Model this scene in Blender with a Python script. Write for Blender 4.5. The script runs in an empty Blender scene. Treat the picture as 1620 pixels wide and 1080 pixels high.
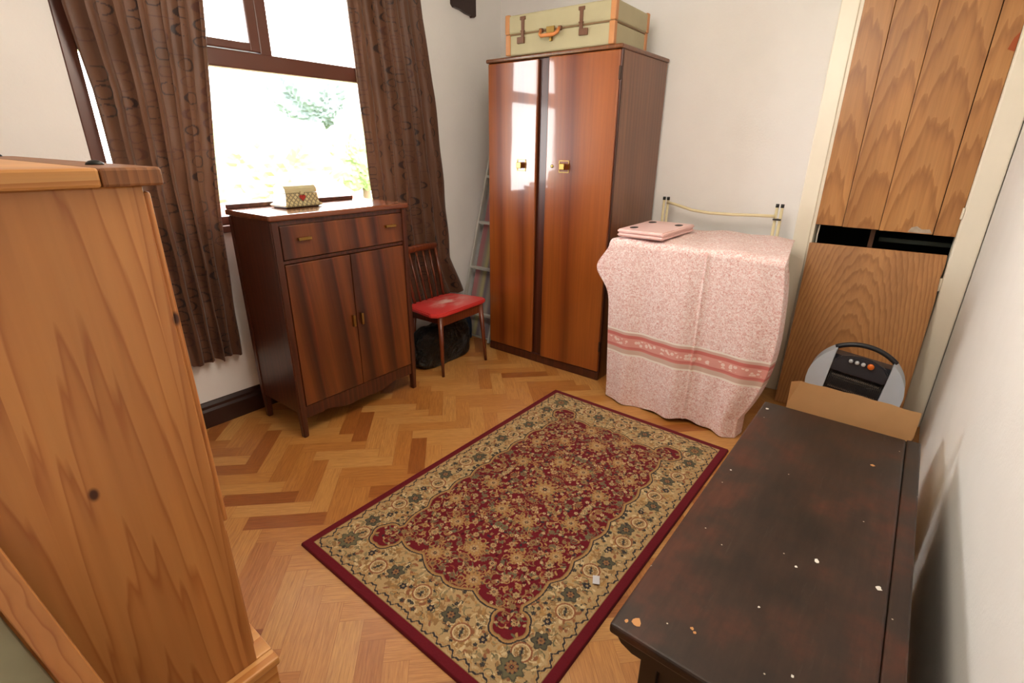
import bpy, bmesh, math, random
import numpy as np
from mathutils import Vector, Matrix
R = math.radians
random.seed(7)
sc = bpy.context.scene
col = sc.collection

# ------------------------------------------------------------------ camera
W, B, RW, XW, H = 2.545, 3.069, -0.2446, -0.45, 2.40     # window wall y, back wall x, right wall y, near wall x, ceiling
yaw, pitch, roll, fpx = 0.6677, 0.3655, 0.0093, 796.26
cam = bpy.data.objects.new('camera', bpy.data.cameras.new('camera'))
col.objects.link(cam); sc.camera = cam
F = Vector((math.cos(yaw)*math.cos(pitch), math.sin(yaw)*math.cos(pitch), -math.sin(pitch)))
Rt = Vector((math.sin(yaw), -math.cos(yaw), 0)); U = Rt.cross(F)
R2 = math.cos(roll)*Rt + math.sin(roll)*U; U2 = -math.sin(roll)*Rt + math.cos(roll)*U
m = Matrix((R2, U2, -F)).transposed().to_4x4(); m.translation = Vector((0, 0, 1.3075))
cam.matrix_world = m
cam.data.sensor_width = 36; cam.data.lens = fpx/1620*36; cam.data.clip_start = 0.02

# ------------------------------------------------------------------ light
sc.view_settings.view_transform = 'Standard'; sc.view_settings.look = 'None'
sc.view_settings.gamma = 1; sc.view_settings.exposure = 0.62
sc.render.use_motion_blur = False
w = bpy.data.worlds.new('sky'); sc.world = w; w.use_nodes = True
bg = w.node_tree.nodes['Background']
bg.inputs['Color'].default_value = (1.0, 0.99, 0.975, 1); bg.inputs['Strength'].default_value = 11.0
def light(name, kind, loc, energy, color, rot=None, **k):
    l = bpy.data.lights.new(name, kind); l.energy = energy; l.color = color
    for a, v in k.items(): setattr(l, a, v)
    o = bpy.data.objects.new(name, l); o.location = loc
    if rot: o.rotation_euler = rot
    col.objects.link(o); return o
sun = light('sun', 'SUN', (0, 0, 8), 10.0, (1, 0.93, 0.82), angle=R(2))
sun.rotation_euler = Vector((0.25, 1.0, -0.95)).to_track_quat('-Z', 'Y').to_euler()


light('ceiling_bulb', 'POINT', (1.15, 0.85, 2.0), 33.0, (1.0, 0.90, 0.78), shadow_soft_size=0.3)

# ------------------------------------------------------------------ helpers
def lin(c):
    if isinstance(c, str): c = tuple(int(c[i:i+2], 16) for i in (0, 2, 4))
    return tuple((v/255/12.92 if v/255 <= .04045 else ((v/255+.055)/1.055)**2.4) for v in c[:3]) + (1,)
class N:
    """node shorthand"""
    def __init__(s, name):
        s.m = bpy.data.materials.new(name); s.m.use_nodes = True; s.t = s.m.node_tree; s.b = s.t.nodes['Principled BSDF']
    def n(s, t, **k):
        o = s.t.nodes.new('ShaderNode'+t)
        for a, v in k.items():
            if a in ('i',):
                for key, val in v.items():
                    if isinstance(val, bpy.types.NodeSocket): s.t.links.new(val, o.inputs[key])
                    else: o.inputs[key].default_value = val
            else: setattr(o, a, v)
        return o
    def l(s, a, b): s.t.links.new(a, b)
    def ramp(s, fac, stops, interp='LINEAR'):
        r = s.n('ValToRGB'); cr = r.color_ramp; cr.interpolation = interp
        while len(cr.elements) < len(stops): cr.elements.new(.5)
        for e, (p, c) in zip(cr.elements, stops): e.position = p; e.color = lin(c) if len(c) != 4 or isinstance(c, str) else c
        s.l(fac, r.inputs[0]); return r.outputs[0]
    def mix(s, f, a, b, mode='MIX'):
        x = s.n('MixRGB', blend_type=mode)
        for i, v in enumerate((f, a, b)):
            if isinstance(v, bpy.types.NodeSocket): s.l(v, x.inputs[i])
            else: x.inputs[i].default_value = v if i == 0 else (lin(v) if len(v) != 4 or isinstance(v, str) else v)
        return x.outputs[0]
    def math(s, op, a, b=0.0, c=None):
        x = s.n('Math', operation=op)
        for i, v in enumerate((a, b) if c is None else (a, b, c)):
            if isinstance(v, bpy.types.NodeSocket): s.l(v, x.inputs[i])
            else: x.inputs[i].default_value = v
        return x.outputs[0]
    def mapping(s, vec, scale=(1, 1, 1), rot=(0, 0, 0), loc=(0, 0, 0)):
        x = s.n('Mapping'); s.l(vec, x.inputs[0]); x.inputs['Scale'].default_value = scale
        x.inputs['Rotation'].default_value = rot; x.inputs['Location'].default_value = loc; return x.outputs[0]
    def coord(s, k='Object'): return s.n('TexCoord').outputs[k]
    def noise(s, vec, scale=5, detail=3, rough=.5, dist=0):
        x = s.n('TexNoise', i={'Scale': scale, 'Detail': detail, 'Roughness': rough, 'Distortion': dist}); s.l(vec, x.inputs['Vector']); return x.outputs['Fac']
    def bump(s, h, strength=.2, dist=.002):
        x = s.n('Bump', i={'Strength': strength, 'Distance': dist}); s.l(h, x.inputs['Height']); s.l(x.outputs[0], s.b.inputs['Normal'])
    def out(s, color=None, rough=.5, metal=0, coat=0, coat_rough=.1, spec=.5, sheen=0):
        b = s.b
        if color is not None:
            if isinstance(color, bpy.types.NodeSocket): s.l(color, b.inputs['Base Color'])
            else: b.inputs['Base Color'].default_value = lin(color)
        if isinstance(rough, bpy.types.NodeSocket): s.l(rough, b.inputs['Roughness'])
        else: b.inputs['Roughness'].default_value = rough
        b.inputs['Metallic'].default_value = metal; b.inputs['Coat Weight'].default_value = coat; b.inputs['Coat Roughness'].default_value = coat_rough
        b.inputs['Specular IOR Level'].default_value = spec; b.inputs['Sheen Weight'].default_value = sheen
        return s.m
def plain(name, c, rough=.5, metal=0, coat=0, var=.06, sc_=30, bump=0, spec=.5, sheen=0):
    s = N(name); v = s.coord(); f = s.noise(v, sc_, 4)
    a = lin(c); d = tuple(x*(1-var*2.2) for x in a[:3])+(1,)
    c2 = s.mix(f, a, d)
    if bump: s.bump(f, bump, .003)
    return s.out(c2, rough, metal, coat, spec=spec, sheen=sheen)
def wood(name, stops, scale=14, squash=.07, tilt=(.25, .2), off=(.3, .2, 0), dist=2.5, dd=1.5, rough=.4, coat=0, cr=.1, streak=.35, axis='Z', plank=None, knots=0, fine=70, coord='Object', grooves=None, groove_off=0, spec=.5, rand=0, dt=3.0, lean=0):
    """plain-sawn grain: growth rings along AXIS cut at a slight tilt"""
    s = N(name); v = s.coord(coord)
    if axis == 'X': v = s.mapping(v, rot=(0, R(90), 0))
    if axis == 'Y': v = s.mapping(v, rot=(R(90), 0, 0))
    tone = None; v2 = v
    if rand:                                    # each mesh of its own cut
        oi = s.n('ObjectInfo'); wn = s.n('TexWhiteNoise', noise_dimensions='1D'); s.l(oi.outputs['Random'], wn.inputs['W'])
        sub = s.n('VectorMath', operation='SUBTRACT'); s.l(wn.outputs['Color'], sub.inputs[0]); sub.inputs[1].default_value = (.5, .5, 0)
        sh = s.n('VectorMath', operation='MULTIPLY'); s.l(sub.outputs[0], sh.inputs[0]); sh.inputs[1].default_value = (rand, rand, 3)
        ad = s.n('VectorMath', operation='ADD'); s.l(v, ad.inputs[0]); s.l(sh.outputs[0], ad.inputs[1]); v2 = ad.outputs[0]
    if plank:                                   # (component, width): every board has its own pith near its middle
        sx = s.n('SeparateXYZ'); s.l(v, sx.inputs[0])
        pf = s.math('FLOOR', s.math('DIVIDE', s.math('ADD', sx.outputs[plank[0]], 10.03), plank[1]))
        wn = s.n('TexWhiteNoise', noise_dimensions='1D'); s.l(pf, wn.inputs['W'])
        loc_ = s.math('SUBTRACT', s.math('ADD', sx.outputs[plank[0]], 10.03), s.math('MULTIPLY', s.math('ADD', pf, .5), plank[1]))
        w3 = s.n('SeparateXYZ'); s.l(wn.outputs['Color'], w3.inputs[0])
        comp = [None, None, None]
        comp[plank[0]] = s.math('ADD', loc_, s.math('MULTIPLY', s.math('SUBTRACT', w3.outputs[0], .5), plank[1]*1.3))
        o_ = 1-plank[0]; comp[o_] = s.math('ADD', sx.outputs[o_], s.math('MULTIPLY', w3.outputs[1], .1)); comp[2] = s.math('ADD', sx.outputs[2], s.math('MULTIPLY', w3.outputs[2], 1.2))
        cx_ = s.n('CombineXYZ'); [s.l(comp[i], cx_.inputs[i]) for i in range(3)]; v2 = cx_.outputs[0]
        tone = wn.outputs['Value']
    if lean: v2 = s.mapping(v2, rot=(0, lean, 0))
    g = s.mapping(v2, scale=(1, 1, squash), rot=(tilt[0], tilt[1], 0), loc=off)
    wv = s.n('TexWave', wave_type='RINGS', rings_direction='Z', wave_profile='SAW', i={'Scale': scale, 'Distortion': dist, 'Detail': dt, 'Detail Scale': dd, 'Detail Roughness': .55}); s.l(g, wv.inputs['Vector'])
    c = s.ramp(wv.outputs['Fac'], stops)
    st = s.noise(s.mapping(v2, scale=(1, 1, .025)), fine, 4, .6)
    c = s.mix(streak, c, s.ramp(st, [(.3, (70, 40, 20)), (.7, (255, 250, 240))]), 'MULTIPLY')
    big = s.noise(s.mapping(v2, scale=(1, 1, .2)), 5, 2)
    c = s.mix(.35, c, s.ramp(big, [(.3, (150, 120, 100)), (.65, (255, 255, 255))]), 'MULTIPLY')
    if tone is not None: c = s.mix(.3, c, s.ramp(tone, [(0, (200, 150, 110)), (1, (255, 250, 235))]), 'MULTIPLY')
    if knots:
        kx = s.n('SeparateXYZ'); s.l(v, kx.inputs[0]); kc = s.n('CombineXYZ'); s.l(kx.outputs[0], kc.inputs[0]); s.l(s.math('MULTIPLY', kx.outputs[2], .6), kc.inputs[1])
        vo = s.n('TexVoronoi', voronoi_dimensions='2D', i={'Scale': knots, 'Randomness': 1.0}); s.l(kc.outputs[0], vo.inputs['Vector'])
        c = s.mix(s.ramp(vo.outputs['Distance'], [(.022, (255, 255, 255)), (.045, (0, 0, 0))]), c, (70, 34, 18))
    if grooves:                                  # (component, [positions])
        sx = s.n('SeparateXYZ'); s.l(v, sx.inputs[0]); acc = None
        for p in grooves[1]:
            q = s.math('LESS_THAN', s.math('ABSOLUTE', s.math('SUBTRACT', sx.outputs[grooves[0]], p)), .0022)
            acc = q if acc is None else s.math('MAXIMUM', acc, q)
        c = s.mix(acc, c, (85, 45, 20))
    s.bump(st, .08, .001)
    return s.out(c, rough, coat=coat, coat_rough=cr, spec=spec)

def box(bm, x0, x1, y0, y1, z0, z1, bev=0, seg=2, mat=None):
    r = bmesh.ops.create_cube(bm, size=1)
    vs = r['verts']
    for v in vs:
        v.co = Vector(((x0+x1)/2+v.co.x*(x1-x0), (y0+y1)/2+v.co.y*(y1-y0), (z0+z1)/2+v.co.z*(z1-z0)))
        if mat is not None: v.co = mat @ v.co
    if bev:
        es = list({e for v in vs for e in v.link_edges})
        bmesh.ops.bevel(bm, geom=es, offset=bev, segments=seg, affect='EDGES', profile=.5)
def prism(bm, pts, a0, a1, axis='y', bev=0):
    """polygon in the plane across AXIS, extruded from a0 to a1"""
    def P(p, a): return {'y': (p[0], a, p[1]), 'x': (a, p[0], p[1]), 'z': (p[0], p[1], a)}[axis]
    A = [bm.verts.new(P(p, a0)) for p in pts]; C = [bm.verts.new(P(p, a1)) for p in pts]
    n = len(pts); fs = [bm.faces.new(A), bm.faces.new(C[::-1])]
    for i in range(n): fs.append(bm.faces.new((A[i], C[i], C[(i+1) % n], A[(i+1) % n])))
    bmesh.ops.recalc_face_normals(bm, faces=fs)
    if bev:
        es = list({e for f in fs for e in f.edges}); bmesh.ops.bevel(bm, geom=es, offset=bev, segments=2, affect='EDGES')
def tube(bm, pts, r, seg=12, cap=True, rs=None, sq=1.0):
    pts = [Vector(p) for p in pts]; rings = []
    up = Vector((0, 0, 1)); last = None
    for i, p in enumerate(pts):
        d = (pts[min(i+1, len(pts)-1)]-pts[max(i-1, 0)]).normalized()
        a = d.cross(up) if abs(d.z) < .95 else d.cross(Vector((1, 0, 0)))
        if last is not None and a.length > 0 and a.dot(last) < 0: a = -a
        a.normalize(); last = a; b = d.cross(a).normalized(); rr = rs[i] if rs else r
        rings.append([bm.verts.new(p+a*rr*math.cos(2*math.pi*k/seg)+b*rr*sq*math.sin(2*math.pi*k/seg)) for k in range(seg)])
    fs = []
    for i in range(len(rings)-1):
        for k in range(seg): fs.append(bm.faces.new((rings[i][k], rings[i][(k+1) % seg], rings[i+1][(k+1) % seg], rings[i+1][k])))
    if cap: fs += [bm.faces.new(rings[0][::-1]), bm.faces.new(rings[-1])]
    for f in fs: f.smooth = True
    bmesh.ops.recalc_face_normals(bm, faces=fs)
def lathe(bm, prof, c=(0, 0, 0), seg=32, M=None):
    rings = []
    for r, z in prof:
        ring = []
        for k in range(seg):
            a = 2*math.pi*k/seg; v = Vector((c[0]+max(r, 1e-4)*math.cos(a), c[1]+max(r, 1e-4)*math.sin(a), c[2]+z))
            ring.append(bm.verts.new(M @ v if M else v))
        rings.append(ring)
    fs = []
    for i in range(len(rings)-1):
        for k in range(seg): fs.append(bm.faces.new((rings[i][k], rings[i][(k+1) % seg], rings[i+1][(k+1) % seg], rings[i+1][k])))
    fs += [bm.faces.new(rings[0][::-1]), bm.faces.new(rings[-1])]
    for f in fs: f.smooth = True
    bmesh.ops.recalc_face_normals(bm, faces=fs)
def BM(*boxes):
    bm = bmesh.new()
    for b in boxes: box(bm, *b)
    return bm
def mk(name, bm, mat, parent=None, smooth=False, world=False, label=None):
    if world and parent is not None: bm.transform(parent.matrix_basis.inverted())
    me = bpy.data.meshes.new(name); bm.to_mesh(me); bm.free()
    if smooth:
        for p in me.polygons: p.use_smooth = True
    me.materials.append(mat)
    o = bpy.data.objects.new(name, me); col.objects.link(o)
    if parent is not None: o.parent = parent
    if label: o['label'] = label
    return o
def thing(name, label, cat, loc=(0, 0, 0), rz=0, group=None):
    o = bpy.data.objects.new(name, None); col.objects.link(o); o.empty_display_size = .05
    o.location = loc; o.rotation_euler = (0, 0, rz); o.matrix_basis = Matrix.Translation(loc) @ Matrix.Rotation(rz, 4, 'Z')
    o['label'] = label; o['category'] = cat
    if group: o['group'] = group
    return o
def tag(o, label, cat, group=None):
    o['label'] = label; o['category'] = cat
    if group: o['group'] = group
    return o
def struct(name, bm, mat, parent=None):
    o = mk(name, bm, mat, parent)
    if parent is None: o['kind'] = 'structure'
    return o
def grid_mesh(name, P, mat, colors=None, uv=None, parent=None, smooth=True):
    """P: (n, m, 3) array of points -> one quad grid"""
    n, m_ = P.shape[:2]; me = bpy.data.meshes.new(name)
    idx = np.arange(n*m_).reshape(n, m_)
    q = np.stack([idx[:-1, :-1], idx[1:, :-1], idx[1:, 1:], idx[:-1, 1:]], -1).reshape(-1, 4)
    me.vertices.add(n*m_); me.vertices.foreach_set('co', P.reshape(-1).astype(np.float32))
    me.loops.add(q.size); me.loops.foreach_set('vertex_index', q.reshape(-1).astype(np.int32))
    me.polygons.add(len(q)); me.polygons.foreach_set('loop_start', (np.arange(len(q))*4).astype(np.int32))
    me.polygons.foreach_set('loop_total', np.full(len(q), 4, np.int32))
    me.update(calc_edges=True)
    me.polygons.foreach_set('use_smooth', np.full(len(q), smooth))
    if colors is not None:
        a = me.color_attributes.new('pattern', 'FLOAT_COLOR', 'POINT'); c = np.ones((n*m_, 4), np.float32); c[:, :3] = colors.reshape(-1, 3)
        a.data.foreach_set('color', c.reshape(-1))
    if uv is not None:
        l = me.uv_layers.new(name='cloth'); l.data.foreach_set('uv', uv.reshape(-1, 2)[q.reshape(-1)].reshape(-1).astype(np.float32))
    me.validate(); me.materials.append(mat)
    o = bpy.data.objects.new(name, me); col.objects.link(o)
    if parent is not None: o.parent = parent
    return o
L3 = lambda c: np.array(lin(c)[:3])

# ------------------------------------------------------------------ materials
def wall_mat(name, c, rough=.75):
    s = N(name); v = s.coord(); f = s.noise(v, 90, 5, .6); g = s.noise(v, 7, 3)
    cc = s.mix(g, lin(c), tuple(x*.93 for x in lin(c)[:3])+(1,))
    h = s.math('ADD', f, s.math('MULTIPLY', g, 2.0)); s.bump(h, .25, .004)
    return s.out(cc, rough)
M_wall = wall_mat('white_plaster', (236, 234, 232))
M_wallr = wall_mat('textured_white_paper', (237, 235, 230))
M_white = plain('cream_gloss_paint', (244, 236, 218), .35, var=.05, sc_=6)
M_ceil = plain('ceiling_white', (238, 235, 228), .8)
M_frame = plain('window_frame_brown', (94, 54, 42), .32, var=.1, sc_=8)
M_skirt = plain('dark_skirting', (48, 24, 18), .35, var=.1)
M_walnut = wood('figured_walnut', [(0, (104, 52, 20)), (.35, (130, 70, 28)), (.62, (92, 44, 17)), (.85, (62, 27, 13)), (1, (118, 54, 22))], 2.0, .085, (.95, 0), (0, .12, .1), 3.6, 3.0, rough=.38, dt=1.5, lean=.10, coat=.35, cr=.2, streak=.4, fine=60, rand=.22)
M_walnut_dark = wood('dark_walnut', [(0, (70, 32, 17)), (1, (96, 46, 24))], 12, rough=.38, coat=.25, cr=.25, streak=.5)
M_walnut_top = wood('walnut_top', [(0, (110, 56, 30)), (1, (132, 70, 38))], 12, rough=.22, coat=.8, cr=.14, axis='X', streak=.3)
M_ward = wood('mahogany_veneer', [(0, (144, 74, 26)), (.5, (160, 86, 32)), (.8, (118, 54, 19)), (1, (134, 64, 24))], 2.2, .09, (.2, .15), (.2, .35, .3), 2.0, 1.3, rough=.3, coat=1.0, cr=.05, streak=.25)
M_ward_side = wood('wardrobe_side', [(0, (116, 66, 34)), (1, (132, 80, 44))], 10, rough=.35, coat=.35, cr=.2, streak=.35)
M_ward_dark = wood('wardrobe_edge', [(0, (70, 30, 16)), (1, (88, 40, 22))], 10, rough=.4, coat=.2)
M_pine = wood('waxed_pine', [(0, (206, 146, 84)), (.4, (204, 142, 80)), (.72, (196, 134, 74)), (.9, (178, 112, 58)), (1, (204, 144, 82))], 26, .042, (.95, .0), (0, -.15, .1), 4.0, 2.4, rough=.42, coat=.15, streak=.13, plank=(0, .21), knots=5, fine=45, dt=.6)
M_pine_x = wood('waxed_pine_edge', [(0, (222, 166, 100)), (.6, (214, 152, 84)), (1, (190, 122, 58))], 12, .05, axis='X', rough=.42, streak=.2)
M_pine_end = wood('pine_end_grain', [(0, (170, 112, 64)), (1, (140, 88, 46))], 26, rough=.5, streak=.5)
M_lam = wood('oak_effect_board', [(0, (194, 140, 84)), (.55, (188, 132, 76)), (.86, (166, 112, 64)), (1, (182, 126, 72))], 24, .075, (.0, .95), (.09, .0, .1), 3.0, 1.8, rough=.4, dt=1.2, streak=.2, rand=.08, fine=110)
M_brass = plain('aged_brass', (176, 142, 78), .3, 1, var=.2)
M_black = plain('matt_black', (22, 20, 20), .5)
M_dark = plain('painted_cupboard_shade', (14, 12, 10), .8)  # near-black colour stands in for the shade inside the cupboard
M_orange_wood = wood('teak_chair', [(0, (128, 60, 26)), (1, (100, 42, 16))], 16, rough=.38, coat=.3, streak=.4)
M_alu = plain('brushed_aluminium', (208, 208, 204), .4, .3, var=.1)

def attr_mat(name, rough=.9, sheen=0, bump=.25, bs=900, trans=0, spec=.3, coat=0):
    s = N(name); a = s.n('Attribute', attribute_name='pattern'); v = s.coord(); f = s.noise(v, bs, 2)
    c = s.mix(.35, a.outputs['Color'], s.ramp(f, [(.3, (150, 150, 150)), (.7, (255, 255, 255))]), 'MULTIPLY')
    s.bump(f, bump, .002); s.out(c, rough, spec=spec, sheen=sheen, coat=coat)
    if trans:
        t = s.n('BsdfTranslucent'); s.l(c, t.inputs[0]); mx = s.n('MixShader', i={0: trans})
        s.l(s.b.outputs[0], mx.inputs[1]); s.l(t.outputs[0], mx.inputs[2])
        s.l(mx.outputs[0], s.t.nodes['Material Output'].inputs[0])
    return s.m

# ------------------------------------------------------------------ room shell
# floor: herringbone oak blocks, one quad each, tone in a colour attribute, grain from uv
def build_floor():
    bl, bw = .285, .0713; n = 4
    bm = bmesh.new(); uvl = bm.loops.layers.uv.new('grain'); ca = bm.loops.layers.float_color.new('tone')
    c, s_ = math.cos(R(45)), math.sin(R(45)); rnd = random.Random(3)
    x0, x1, y0, y1 = XW, B, RW, W
    def block(px, py, hor):
        w_, h_ = (bl, bw) if hor else (bw, bl); g = .0004
        q = [(px+g, py+g), (px+w_-g, py+g), (px+w_-g, py+h_-g), (px+g, py+h_-g)]
        cs = [(x*c-y*s_+1.2, x*s_+y*c-1.2) for x, y in q]
        if not any(x0 <= x <= x1 and y0 <= y <= y1 for x, y in cs): return
        vs = [bm.verts.new((x, y, 0)) for x, y in cs]; f = bm.faces.new(vs)
        t = rnd.random(); t = t*.66 if rnd.random() < .85 else .62+.38*t; ou, ov = rnd.uniform(0, 50), rnd.uniform(0, 50)
        for lp, (x, y) in zip(f.loops, q):
            u, v = (x-px, y-py) if hor else (y-py, x-px)
            lp[uvl].uv = (u+ou, v+ov); lp[ca] = (t, rnd.random()*0+t, t, 1)
    # herringbone lattice
    for a in range(-60, 61):
        for b in range(-14, 15):
            px = a*bw + b*bl*1.0; py = a*bw - b*bl*1.0
            block(px, py, True)            # horizontal block
            block(px-bw, py, False) if False else block(px+bl, py-bl+bw, False)
    bmesh.ops.bisect_plane(bm, geom=bm.verts[:]+bm.edges[:]+bm.faces[:], plane_co=(x1, 0, 0), plane_no=(1, 0, 0), clear_outer=True)
    bmesh.ops.bisect_plane(bm, geom=bm.verts[:]+bm.edges[:]+bm.faces[:], plane_co=(x0, 0, 0), plane_no=(-1, 0, 0), clear_outer=True)
    bmesh.ops.bisect_plane(bm, geom=bm.verts[:]+bm.edges[:]+bm.faces[:], plane_co=(0, y1, 0), plane_no=(0, 1, 0), clear_outer=True)
    bmesh.ops.bisect_plane(bm, geom=bm.verts[:]+bm.edges[:]+bm.faces[:], plane_co=(0, y0, 0), plane_no=(0, -1, 0), clear_outer=True)
    # sub-floor just beneath, shows as the fine joints
    box(bm, x0, x1, y0, y1, -.06, -.0008)
    s = N('oak_parquet'); a = s.n('Attribute', attribute_name='tone'); uv = s.n('UVMap', uv_map='grain').outputs[0]
    base = s.ramp(a.outputs['Fac'], [(0, (202, 152, 88)), (.3, (195, 139, 74)), (.6, (182, 122, 60)), (.8, (166, 103, 48)), (1, (152, 90, 40))])
    g = s.noise(s.mapping(uv, scale=(1.2, 22, 1)), 9, 5, .6, .6)
    g2 = s.noise(s.mapping(uv, scale=(2, 60, 1)), 12, 3, .6)
    cc = s.mix(.55, base, s.ramp(g, [(.25, (160, 112, 70)), (.62, (255, 252, 240))]), 'MULTIPLY')
    cc = s.mix(.3, cc, s.ramp(g2, [(.3, (170, 120, 80)), (.6, (255, 255, 255))]), 'MULTIPLY')
    ws = s.noise(s.coord(), 3, 4); s.bump(g2, .06, .001)
    return struct('floor', bm, s.out(cc, s.math('MULTIPLY_ADD', ws, .2, .26), coat=.15, coat_rough=.3))
build_floor()

def wall_win():
    bm = bmesh.new(); x0, x1, z0, z1 = .605, 2.18, .96, 2.08
    box(bm, XW-.1, x0, W, W+.22, 0, H); box(bm, x1, B+.1, W, W+.22, 0, H)
    box(bm, x0, x1, W, W+.22, 0, z0); box(bm, x0, x1, W, W+.22, z1, H)
    return struct('wall_window', bm, M_wall)
wall_win()
struct('wall_right', BM((XW-.1, B+.1, RW-.1, RW, 0, H)), M_wallr)
struct('wall_near', BM((XW-.1, XW, RW, W, 0, H)), M_wall)
struct('ceiling', BM((XW-.1, B+.7, RW-.1, W+.2, H, H+.06)), M_ceil)
struct('wall_back', BM((B, B+.1, .425, W, 0, H), (B, B+.1, RW, -.15, 0, H), (B, B+.1, -.15, .425, 2.2, H)), M_wall)
# cupboard behind the boards, its inner shade painted as near-black walls
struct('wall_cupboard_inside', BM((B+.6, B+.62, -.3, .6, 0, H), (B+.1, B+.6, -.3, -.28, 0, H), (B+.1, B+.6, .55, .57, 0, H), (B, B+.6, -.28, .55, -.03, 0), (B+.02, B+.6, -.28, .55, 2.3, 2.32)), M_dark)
# skirting under the window
bm = bmesh.new(); prism(bm, [(W, 0), (W-.022, 0), (W-.022, .085), (W-.016, .098), (W-.016, .112), (W-.008, .128), (W, .13)], XW, B, 'x')
struct('baseboard_window', bm, M_skirt)
bm = bmesh.new(); prism(bm, [(B, 0), (B-.02, 0), (B-.02, .1), (B-.008, .128), (B, .13)], .51, W-.03, 'y')
struct('baseboard_back', bm, M_skirt)
# cream architraves around the cupboard
bm = BM((B-.022, B, .43, .505, 0, H, .004), (B-.012, B+.1, .415, .432, 0, H, .002)); struct('trim_1', bm, M_white)
bm = BM((B-.026, B-.0005, RW+.004, -.15, 0, H, .006), (B-.012, B+.1, -.165, -.148, 0, H, .002)); struct('trim_2', bm, M_white)

# window: brown frame, opener sash, glass
wy0, wy1 = 2.552, 2.60
bm = bmesh.new()
for b in [(.607, .655, wy0, wy1, .962, 2.078, .004), (2.13, 2.178, wy0, wy1, .962, 2.078, .004), (.607, 2.178, wy0, wy1, .962, 1.00, .004), (.607, 2.178, wy0, wy1, 2.02, 2.078, .004),
          (.655, 2.13, wy0-.004, wy1, 1.632, 1.705, .006), (1.345, 1.40, wy0-.003, wy1, 1.70, 2.02, .005)]: box(bm, *b)
win = struct('window_1', bm, M_frame)
bm = BM((.658, .705, wy0-.012, wy1-.01, 1.708, 2.018, .005), (1.295, 1.343, wy0-.012, wy1-.01, 1.708, 2.018, .005), (.7, 1.3, wy0-.012, wy1-.01, 1.708, 1.742, .005), (.7, 1.3, wy0-.012, wy1-.01, 1.985, 2.018, .005))
struct('opener_sash', bm, M_frame, win)
s = N('window_glass'); tr = s.n('BsdfTransparent'); gl = s.n('BsdfGlossy', i={'Roughness': 0.0}); fr = s.n('Fresnel', i={'IOR': 1.45}); mx = s.n('MixShader')
gm = s.n('NewGeometry'); s.l(s.math('MULTIPLY', fr.outputs[0], s.math('SUBTRACT', 1.0, gm.outputs['Backfacing'])), mx.inputs[0]); s.l(tr.outputs[0], mx.inputs[1]); s.l(gl.outputs[0], mx.inputs[2]); s.l(mx.outputs[0], s.t.nodes['Material Output'].inputs[0])
M_glass = s.m
for b in [(.655, 2.13, 2.578, 2.582, 1.0, 1.632), (.705, 1.295, 2.572, 2.576, 1.742, 1.985), (1.40, 2.13, 2.578, 2.582, 1.705, 2.02)]:
    struct('glass_pane', BM(b), M_glass, win)
struct('window_sill', BM((.61, 2.175, W-.03, wy0, .93, .962, .005)), M_frame, win)

# ------------------------------------------------------------------ outside the window
def blob(name, loc, r, mat, seed, label, cat, group=None, sq=(1, 1, 1), trunk=None):
    root = thing(name, label, cat, (loc[0], loc[1], -2.5), group=group)
    bm = bmesh.new(); bmesh.ops.create_icosphere(bm, subdivisions=5, radius=1)
    rnd = random.Random(seed); ks = [(Vector((rnd.gauss(0, 1), rnd.gauss(0, 1), rnd.gauss(0, 1))).normalized(), rnd.uniform(4, 14), rnd.uniform(0, 6)) for _ in range(26)]
    for v in bm.verts:
        d = v.co.normalized(); k = 1+sum(.03*math.sin(q*d.dot(a)+p) for a, q, p in ks)+rnd.uniform(-.045, .045)
        v.co = Vector((d.x*sq[0], d.y*sq[1], d.z*sq[2]))*r*k+Vector((0, 0, loc[2]+2.5))
    mk('foliage', bm, mat, root)
    bm = bmesh.new(); tube(bm, [(0, 0, 0), (.05, 0, (loc[2]+2.5)*.6), (0, 0, loc[2]+2.5)], .12, 8, rs=[.16, .12, .08]); mk('trunk', bm, M_bark, root)
M_bark = plain('bark', (110, 90, 70), .9)
M_leaf = plain('leaf_light', (134, 152, 104), .8, var=.3, sc_=3); M_leaf2 = plain('leaf_dark', (90, 104, 102), .8, var=.25, sc_=3)
M_grass = plain('lawn', (140, 156, 100), .95, var=.2, sc_=1)
g = struct('ground_outside', BM((-14, 30, W+.25, 40, -2.6, -2.5)), M_grass)
blob('garden_tree', (8.6, 14, 2.6), .85, M_leaf2, 3, 'hazy dark green round tree seen through the window top', 'tree')
blob('garden_bush', (6.0, 11.6, .75), 1.25, M_leaf, 5, 'pale green leafy bush low behind the window, beside the small roof', 'bush', sq=(1.2, 1, .9))
blob('garden_shrub', (9.0, 12.4, 1.1), .8, M_leaf, 8, 'pale green shrub right of the bush, under the dark tree', 'bush', sq=(1, 1, 1.2))
def house(loc, w_, d_, h_, rh, label, rz=0):
    root = thing('neighbour_house', label, 'house', loc, rz)
    mk('house_wall', BM((-w_/2, w_/2, -d_/2, d_/2, 0, h_)), plain('render_wall', (225, 215, 205), .9), root)
    bm = bmesh.new(); prism(bm, [(-d_/2-.2, h_), (d_/2+.2, h_), (0, h_+rh)], -w_/2-.2, w_/2+.2, 'x'); mk('roof', bm, plain('red_tiles', (170, 96, 80), .9, var=.2, sc_=8), root)
house((3.0, 7.8, -2.5), 1.9, 1.8, 2.3, .75, 'small pale shed with a pink tiled roof behind the jewellery box', R(15))
house((5.7, 9.2, -2.5), 1.2, 1.4, 2.7, .6, 'pink gabled roof seen low in the window above the chest', R(70))

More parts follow.
